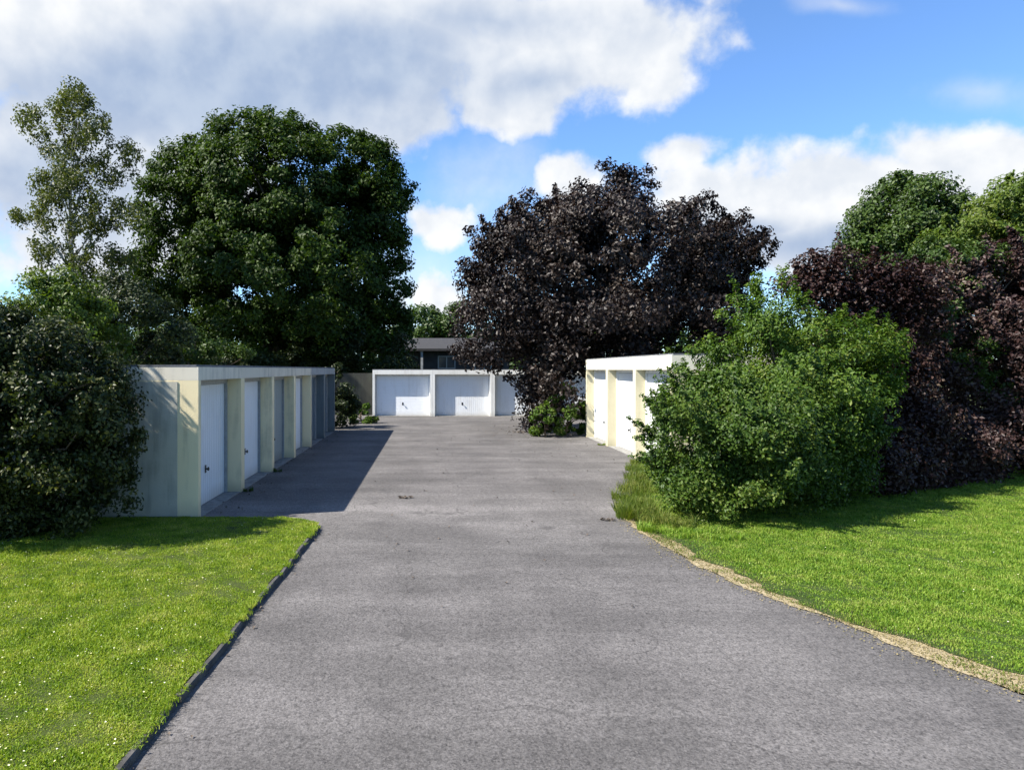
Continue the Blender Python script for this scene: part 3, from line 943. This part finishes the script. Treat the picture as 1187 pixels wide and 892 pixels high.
plant('purple_shrub', 'dark reddish shrub just right of the tall bright green shrub', 'shrub', b0, s1, 460, 0.34, 112000, 0.085, 'smoke', 141,
      (0.08, 0.4), 'stem', inner=0.3, jitter=0.16, shoots=100, shoot_len=1.4, extra=ex, crown_name='foliage', droop=0.4, group='purple shrubs')
YT = 16.2
s2 = [px(1140, 360, YT, 78, 72), px(1180, 330, YT, 50, 50), px(1100, 400, YT - .6, 66, 80, 1.1), px(1170, 440, YT - .3, 78, 92), px(1090, 470, YT - .8, 78, 62, 1.0), px(1070, 520, YT - .9, 80, 40, .9), px(1150, 515, YT - .3, 90, 40, 1.0), px(1250, 400, YT + .6, 90, 110), px(1240,480,YT,60,60), px(1120, 525, YT - 1.0, 110, 34, .8), px(1200, 520, YT - .3, 90, 36, .9), (11.4, 14.7, .8, .9, .6, .9), (12.5, 15.2, .8, .9, .6, .9), (13.8, 15.8, .8, .9, .6, .9), px(1105, 340, YT - .8, 44, 50, .8)]
ex = [(*P(x, y, YT), 0.2) for (x, y) in [(1150, 285), (1165, 282), (1180, 280), (1140, 296), (1120, 312), (1100, 320), (1185, 290)]]
b0 = (P(1150, 428, YT)[0], YT, 0.0)
plant('purple_shrub', 'taller dark purple shrub at the right edge of the lawn', 'shrub', b0, s2, 560, 0.38, 135000, 0.09, 'smoke', 151,
      (0.09, 0.4), 'stem', inner=0.3, jitter=0.16, shoots=100, shoot_len=1.4, extra=ex, crown_name='foliage', droop=0.4, group='purple shrubs')
# green shrub growing through the purple ones
YU = 15.9
s3 = [px(1095, 330, YU - .2, 34, 40), px(1115, 302, YU + .5, 42, 26), px(1128, 412, YU - .5, 24, 30), px(1075, 294, YU + .6, 24, 16), px(1150, 450, YU - .4, 20, 20), px(1085, 375, YU - .9, 18, 24), px(1165, 300, YU + .6, 26, 18)]
b0 = (P(1100, 428, YU)[0], YU + .2, 0.0)
plant('tangled_shrub', 'light green shrub growing up between the two purple shrubs', 'shrub', b0, s3, 95, 0.22, 13000, 0.08, 'mid', 161,
      (0.02, 0.4), 'stem', limbs=5, inner=0.1, jitter=0.2, crown_name='foliage')

# trees at the right, beyond the shrubs
Y1 = 37.0
r1 = [px(1050, 255, Y1, 58, 48), px(1030, 290, Y1, 45, 48), px(1085, 275, Y1, 34, 46), px(1045, 330, Y1, 60, 60)]
b0 = (P(1050, 428, Y1)[0], Y1, -0.03)
plant('round_tree', 'rounded dark green tree above the purple shrubs', 'tree', b0, r1, 300, 0.75, 62000, 0.2, 'mid', 171, (0.22, 2.0), jitter=0.1, inner=0.35, shoots=40, shoot_len=0.8)
Y2 = 31.0
r2 = [px(1150, 265, Y2, 52, 52), px(1185, 245, Y2, 46, 48), px(1120, 300, Y2, 48, 50), px(1200, 300, Y2, 80, 80), px(1250, 280, Y2 + 2, 80, 90), px(1150, 350, Y2, 80, 60)]
b0 = (P(1180, 428, Y2)[0], Y2, -0.03)
plant('light_tree', 'loose light green tree at the right edge of the view', 'tree', b0, r2, 330, 0.6, 70000, 0.17, 'light', 181, (0.2, 1.8), jitter=0.16, inner=0.3, shoots=70, shoot_len=1.2)

# left hand shrubs
YL = 9.95
l1 = [px(50, 470, YL, 92, 88), px(10, 440, YL, 78, 76), px(85, 515, YL, 74, 84), px(40, 570, YL + .2, 96, 52, .8), px(-60, 575, YL + .2, 110, 56, .8), px(85, 582, YL + .3, 50, 34, .55), px(25, 585, YL - .25, 90, 38, .5), px(-60, 590, YL - .2, 80, 40, .6),
      px(-60, 470, YL, 110, 110), px(95, 455, YL + .2, 38, 46), px(110, 560, YL+.2, 44, 42), px(60, 430, 10.45, 64, 56, .5), px(98, 445, 10.5, 44, 50, .45), px(-10, 415, 10.4, 80, 66, .5), px(112, 505, 10.45, 44, 64, .45)]
ex = [(*P(x, y, YL), 0.14) for (x, y) in [(155, 485), (158, 500), (145, 455), (142, 435), (134, 420), (158, 520), (163, 505), (60, 372), (30, 364), (90, 384), (112, 402), (10, 362)]]
b0 = (P(50, 428, YL)[0], YL + .4, LAWN_Z)
plant('brown_shrub', 'big dark bronze-green shrub in front of the left garage end wall', 'shrub', b0, l1, 420, 0.30, 120000, 0.068, 'brown', 191,
      (0.09, 0.3), 'stem', inner=0.25, jitter=0.13, shoots=110, shoot_len=1.1, extra=ex, crown_name='foliage', droop=0.4)
tl = [(-8.6, 9.9, 3.0, 1.3, 0.9, 2.4), (-8.3, 10.4, 4.4, 1.0, 0.8, 1.5), (-9.6, 9.6, 2.4, 1.2, 1.0, 2.3)]
plant('leafy_shrub', 'tall leafy shrub left of the bronze shrub, shading the garage end wall', 'shrub', (-8.6, 10.0, LAWN_Z), tl, 150, 0.36, 30000, 0.09, 'mid', 205,
      (0.09, 0.4), 'stem', inner=0.2, jitter=0.12, crown_name='foliage')
YM = 19.5
l2 = [px(65, 370, YM, 52, 46), px(40, 385, YM, 42, 42), px(80, 345, YM, 30, 26), px(85, 400, YM, 62, 50)]
b0 = (P(60, 428, YM)[0], YM, -0.03)
plant('lime_shrub', 'yellow-green shrub above the bronze shrub, below the birch', 'shrub', b0, l2, 90, 0.4, 20000, 0.11, 'light', 211, (0.08, 0.5), 'stem', crown_name='foliage')
YN = 26.0
l3 = [px(150, 375, YN, 50, 52), px(125, 350, YN, 30, 30), px(175, 395, YN, 46, 40), px(110, 390, YN, 40, 44)]
b0 = (P(145, 428, YN)[0], YN, -0.03)
plant('dark_shrub', 'dusky dark shrub between the birch and the great tree', 'shrub', b0, l3, 90, 0.5, 19000, 0.14, 'hedge', 221, (0.1, 0.5), 'stem', crown_name='foliage', jitter=0.15)
YQ = 30.0
l4 = [px(205, 405, YQ, 45, 22), px(250, 412, YQ + 1, 40, 18), px(175, 410, YQ, 30, 22)]
b0 = (P(210, 428, YQ)[0], YQ, -0.03)
plant('fresh_shrub', 'green shrub peeping over the left garage roof', 'shrub', b0, l4, 60, 0.42, 9000, 0.14, 'mid', 231, (0.08, 0.5), 'stem', crown_name='foliage')
# hedge behind the left row
hx = [(x, 40.5 + 0.3 * sin(x), 1.5, 1.2, 1.1, 1.8) for x in np.arange(-26, -9.0, 1.3)] + [(x, 42.6 + 0.4 * sin(x * 2), 2.0, 1.3, 1.1, 2.7) for x in np.arange(-9, -1.6, 1.2)]
b0 = (-15, 40.5, -0.03)
plant('hedge', 'dark hedge in deep shade under the great tree', 'hedge', b0, hx, 300, 0.5, 46000, 0.18, 'hedge', 241, None, crown_name='foliage')
# shrub at the far end of the left row and the small bright plant next to it
c = P(385, 470, 28.2)
plant('corner_shrub', 'dark shrub at the far end of the left garage row', 'shrub', (c[0], c[1], 0.0), [(c[0], c[1], 1.1, 0.75, 0.8, 1.15), (c[0] + .35, c[1] + .5, 0.7, 0.7, 0.7, 0.8), (c[0] - .1, c[1] + .2, 2.0, 0.5, 0.6, 0.75)], 60, 0.26, 9000, 0.11, 'hedge', 251,
      (0.05, 0.3), 'stem', crown_name='foliage')
c = P(420, 483, 31.0)
plant('small_plant', 'small sunlit leafy plant on the asphalt edge near the back garages', 'plant', (c[0], c[1], 0.0), [(c[0], c[1], 0.38, 0.75, 0.5, 0.42)], 22, 0.16, 3000, 0.10, 'green', 261,
      (0.03, 0.1), 'stem', crown_name='foliage', limbs=7)

# far trees seen in the gap above the bungalow
YF = 95.0
for (x, y, rx, ry, lb, sd_) in [(492, 385, 30, 30, 'far green tree left of the gap above the bungalow roof', 271),
                                (532, 388, 30, 34, 'far green tree right of the gap beside the purple leaves', 281)]:
    c = P(x, 428, YF)
    plant('far_tree', lb, 'tree', (c[0], YF, -0.03), [px(x, y, YF, rx, ry), px(x - 12, y + 12, YF, rx * .8, ry * .8), px(x + 14, y + 10, YF + 1, rx * .7, ry * .8)], 60, 1.3, 9000, 0.5, 'mid', sd_, (0.35, 2.5),
          group='far trees in the gap')

# distant wood closing the horizon
wr = np.random.default_rng(9)
wc = []
for x in np.arange(-170, 190, 4.2):
    hh = 8.5 + 2.2 * noise1(x * 0.11) + wr.normal() * 0.7
    yy = 125 + 12 * noise1(x * 0.03 + 5)
    for z in np.arange(1.5, hh, 2.4):
        wc.append((x + wr.normal() * 1.2, yy + wr.normal() * 1.5, z, 2.2 + wr.random()))
o = foliage('treeline', L['mid'], np.array(wc), 42000, 1.3, None, 300)
tag(o, 'distant wood closing the horizon', 'treeline', kind='stuff')

# ------------------------------------------------------------------ weeds and small things
def weed_clump(label, pts_, h, seed, leaf='weed', n=1500, w=0.009, lean=0.55):
    rg = np.random.default_rng(seed)
    allp = []
    for (x, y, r) in pts_:
        a = rg.uniform(0, 2 * pi, n // len(pts_)); q = np.sqrt(rg.random(n // len(pts_))) * r
        allp.append(np.stack([x + np.cos(a) * q, y + np.sin(a) * q], 1))
    o = blades('weed_clump', L[leaf], np.vstack(allp), 0.008, h, w, seed, lean, kind='thing')
    cx, cy = np.vstack(allp).mean(0)
    co = np.empty(len(o.data.vertices) * 3, np.float32); o.data.vertices.foreach_get('co', co)
    co = co.reshape(-1, 3) - np.array([cx, cy, 0]); o.data.vertices.foreach_set('co', co.ravel()); o.location = (cx, cy, 0)
    return tag(o, label, 'weeds', 'weed clumps along the asphalt edge')
weed_clump('tall yellow-green weeds where the wide green shrub meets the drive', [(3.35, 11.2, 0.30), (3.62, 10.9, 0.34), (3.5, 11.7, 0.35), (3.85, 10.6, 0.25)], 0.27, 401, 'weed', 2600, 0.011, 1.0)
weed_clump('green grass tuft at the start of the sandy verge', [(3.42, 10.35, 0.28), (3.72, 10.05, 0.3), (4.2, 9.9, .3)], 0.13, 402, 'grass_r', 2400, 0.011, 1.1)
weed_clump('yellowish weeds behind the tall weeds, at the corner of the asphalt', [(3.75, 12.8, 0.35), (4.1, 13.6, 0.4), (4.35, 14.2, .3), (4.6, 15.2, .3), (5.0, 16.5, .3), (5.35, 17.6, .2)], 0.22, 403, 'weed', 3000, 0.011, 1.0)
weed_clump('small weed tuft at the foot of a sunlit pillar of the right garages', [(5.5, 22.0, 0.12)], 0.09, 404, 'weed', 160, 0.012, 1.2)
weed_clump('low weed tuft at the foot of the first pillar after the nearest white door', [(-3.68, 13.68, 0.10)], 0.10, 405, 'mid', 160)
weed_clump('low weed tuft at the foot of the pillar before the grey garage door', [(-3.68, 16.3, 0.10)], 0.10, 406, 'mid', 140)

def bits(name, mat, xy, z, size, seed, label, cat):
    rg = np.random.default_rng(seed)
    n = len(xy)
    nrm = unit(rg, n) * 0.4 + np.array([0, 0, 1]); nrm /= np.linalg.norm(nrm, axis=1, keepdims=True)
    me = leaves_mesh(name, np.column_stack([xy, np.full(n, z)]), nrm, size * rg.uniform(0.5, 1.5, n), rg, 0.8, 0, 0.5)
    return tag(link(name, me, mat), label, cat, kind='stuff')
rq = np.random.default_rng(55)
yy = rq.uniform(4.2, 11.0, 3600); xx = vex(yy) + rq.normal(0.02, 0.13, 3600)
bits('gravel', L['straw'], np.stack([xx, yy], 1), 0.014, 0.016, 56, 'loose sandy gravel spilling from the verge onto the asphalt', 'gravel')
a_ = np.stack([rq.normal(-3.55, 0.18, 130), rq.uniform(11.3, 27, 130)], 1)
b_ = np.stack([le(rq.uniform(3.6, 10.3, 120)) + 0.09 + np.abs(rq.normal(0, 0.07, 120)), np.zeros(120)], 1)
yb = rq.uniform(3.6, 10.3, 120); b_ = np.stack([le(yb) + 0.08 + np.abs(rq.normal(0, 0.08, 120)), yb], 1)
c_ = np.stack([rq.uniform(-1.4, 5.2, 150), rq.uniform(7, 30, 150)], 1)
c_ = c_[c_[:, 0] < np.where(c_[:, 1] < 18, vex(np.clip(c_[:, 1], 0, 17.9)) - 0.05, 5.4)]
d_ = np.stack([rq.normal(4.2, 1.3, 320), rq.normal(26.5, 2.0, 320)], 1)
d_ = d_[(d_[:, 0] < 5.5) & (d_[:, 1] < 35)]
bits('leaf_litter', M['bark'], np.vstack([a_, b_[:18], c_, d_]), 0.014, 0.04, 57, 'scattered brown leaf litter on the drive', 'leaf litter')

def dead_leaf_pile(label, x, y, r, seed, n=60):
    rg = np.random.default_rng(seed)
    a = rg.uniform(0, 2 * pi, n); q = np.sqrt(rg.random(n)) * r
    pos = np.stack([np.cos(a) * q * 1.8, np.sin(a) * q, rg.uniform(0.008, 0.035, n)], 1)
    nrm = unit(rg, n) * 0.5 + np.array([0, 0, 1]); nrm /= np.linalg.norm(nrm, axis=1, keepdims=True)
    me = leaves_mesh('leaf_litter', pos, nrm, np.full(n, 0.06), rg, 0.6)
    o = link('leaf_litter', me, M['bark']); o.location = (x, y, 0)
    return tag(o, label, 'leaf litter')
c = P(470, 577, EYE * F / (577 - 428)); dead_leaf_pile('small brown heap of dead leaves on the drive', c[0], c[1], 0.08, 411, 40)
c = P(605, 501, EYE * F / (501 - 428)); dead_leaf_pile('dark streak of fallen purple leaves on the asphalt under the tree', c[0], c[1], 0.32, 412, 120)
c = P(704, 603, EYE * F / (603 - 428)); dead_leaf_pile('dark scrap of leaves beside the green tuft', c[0], c[1], 0.07, 413, 30)
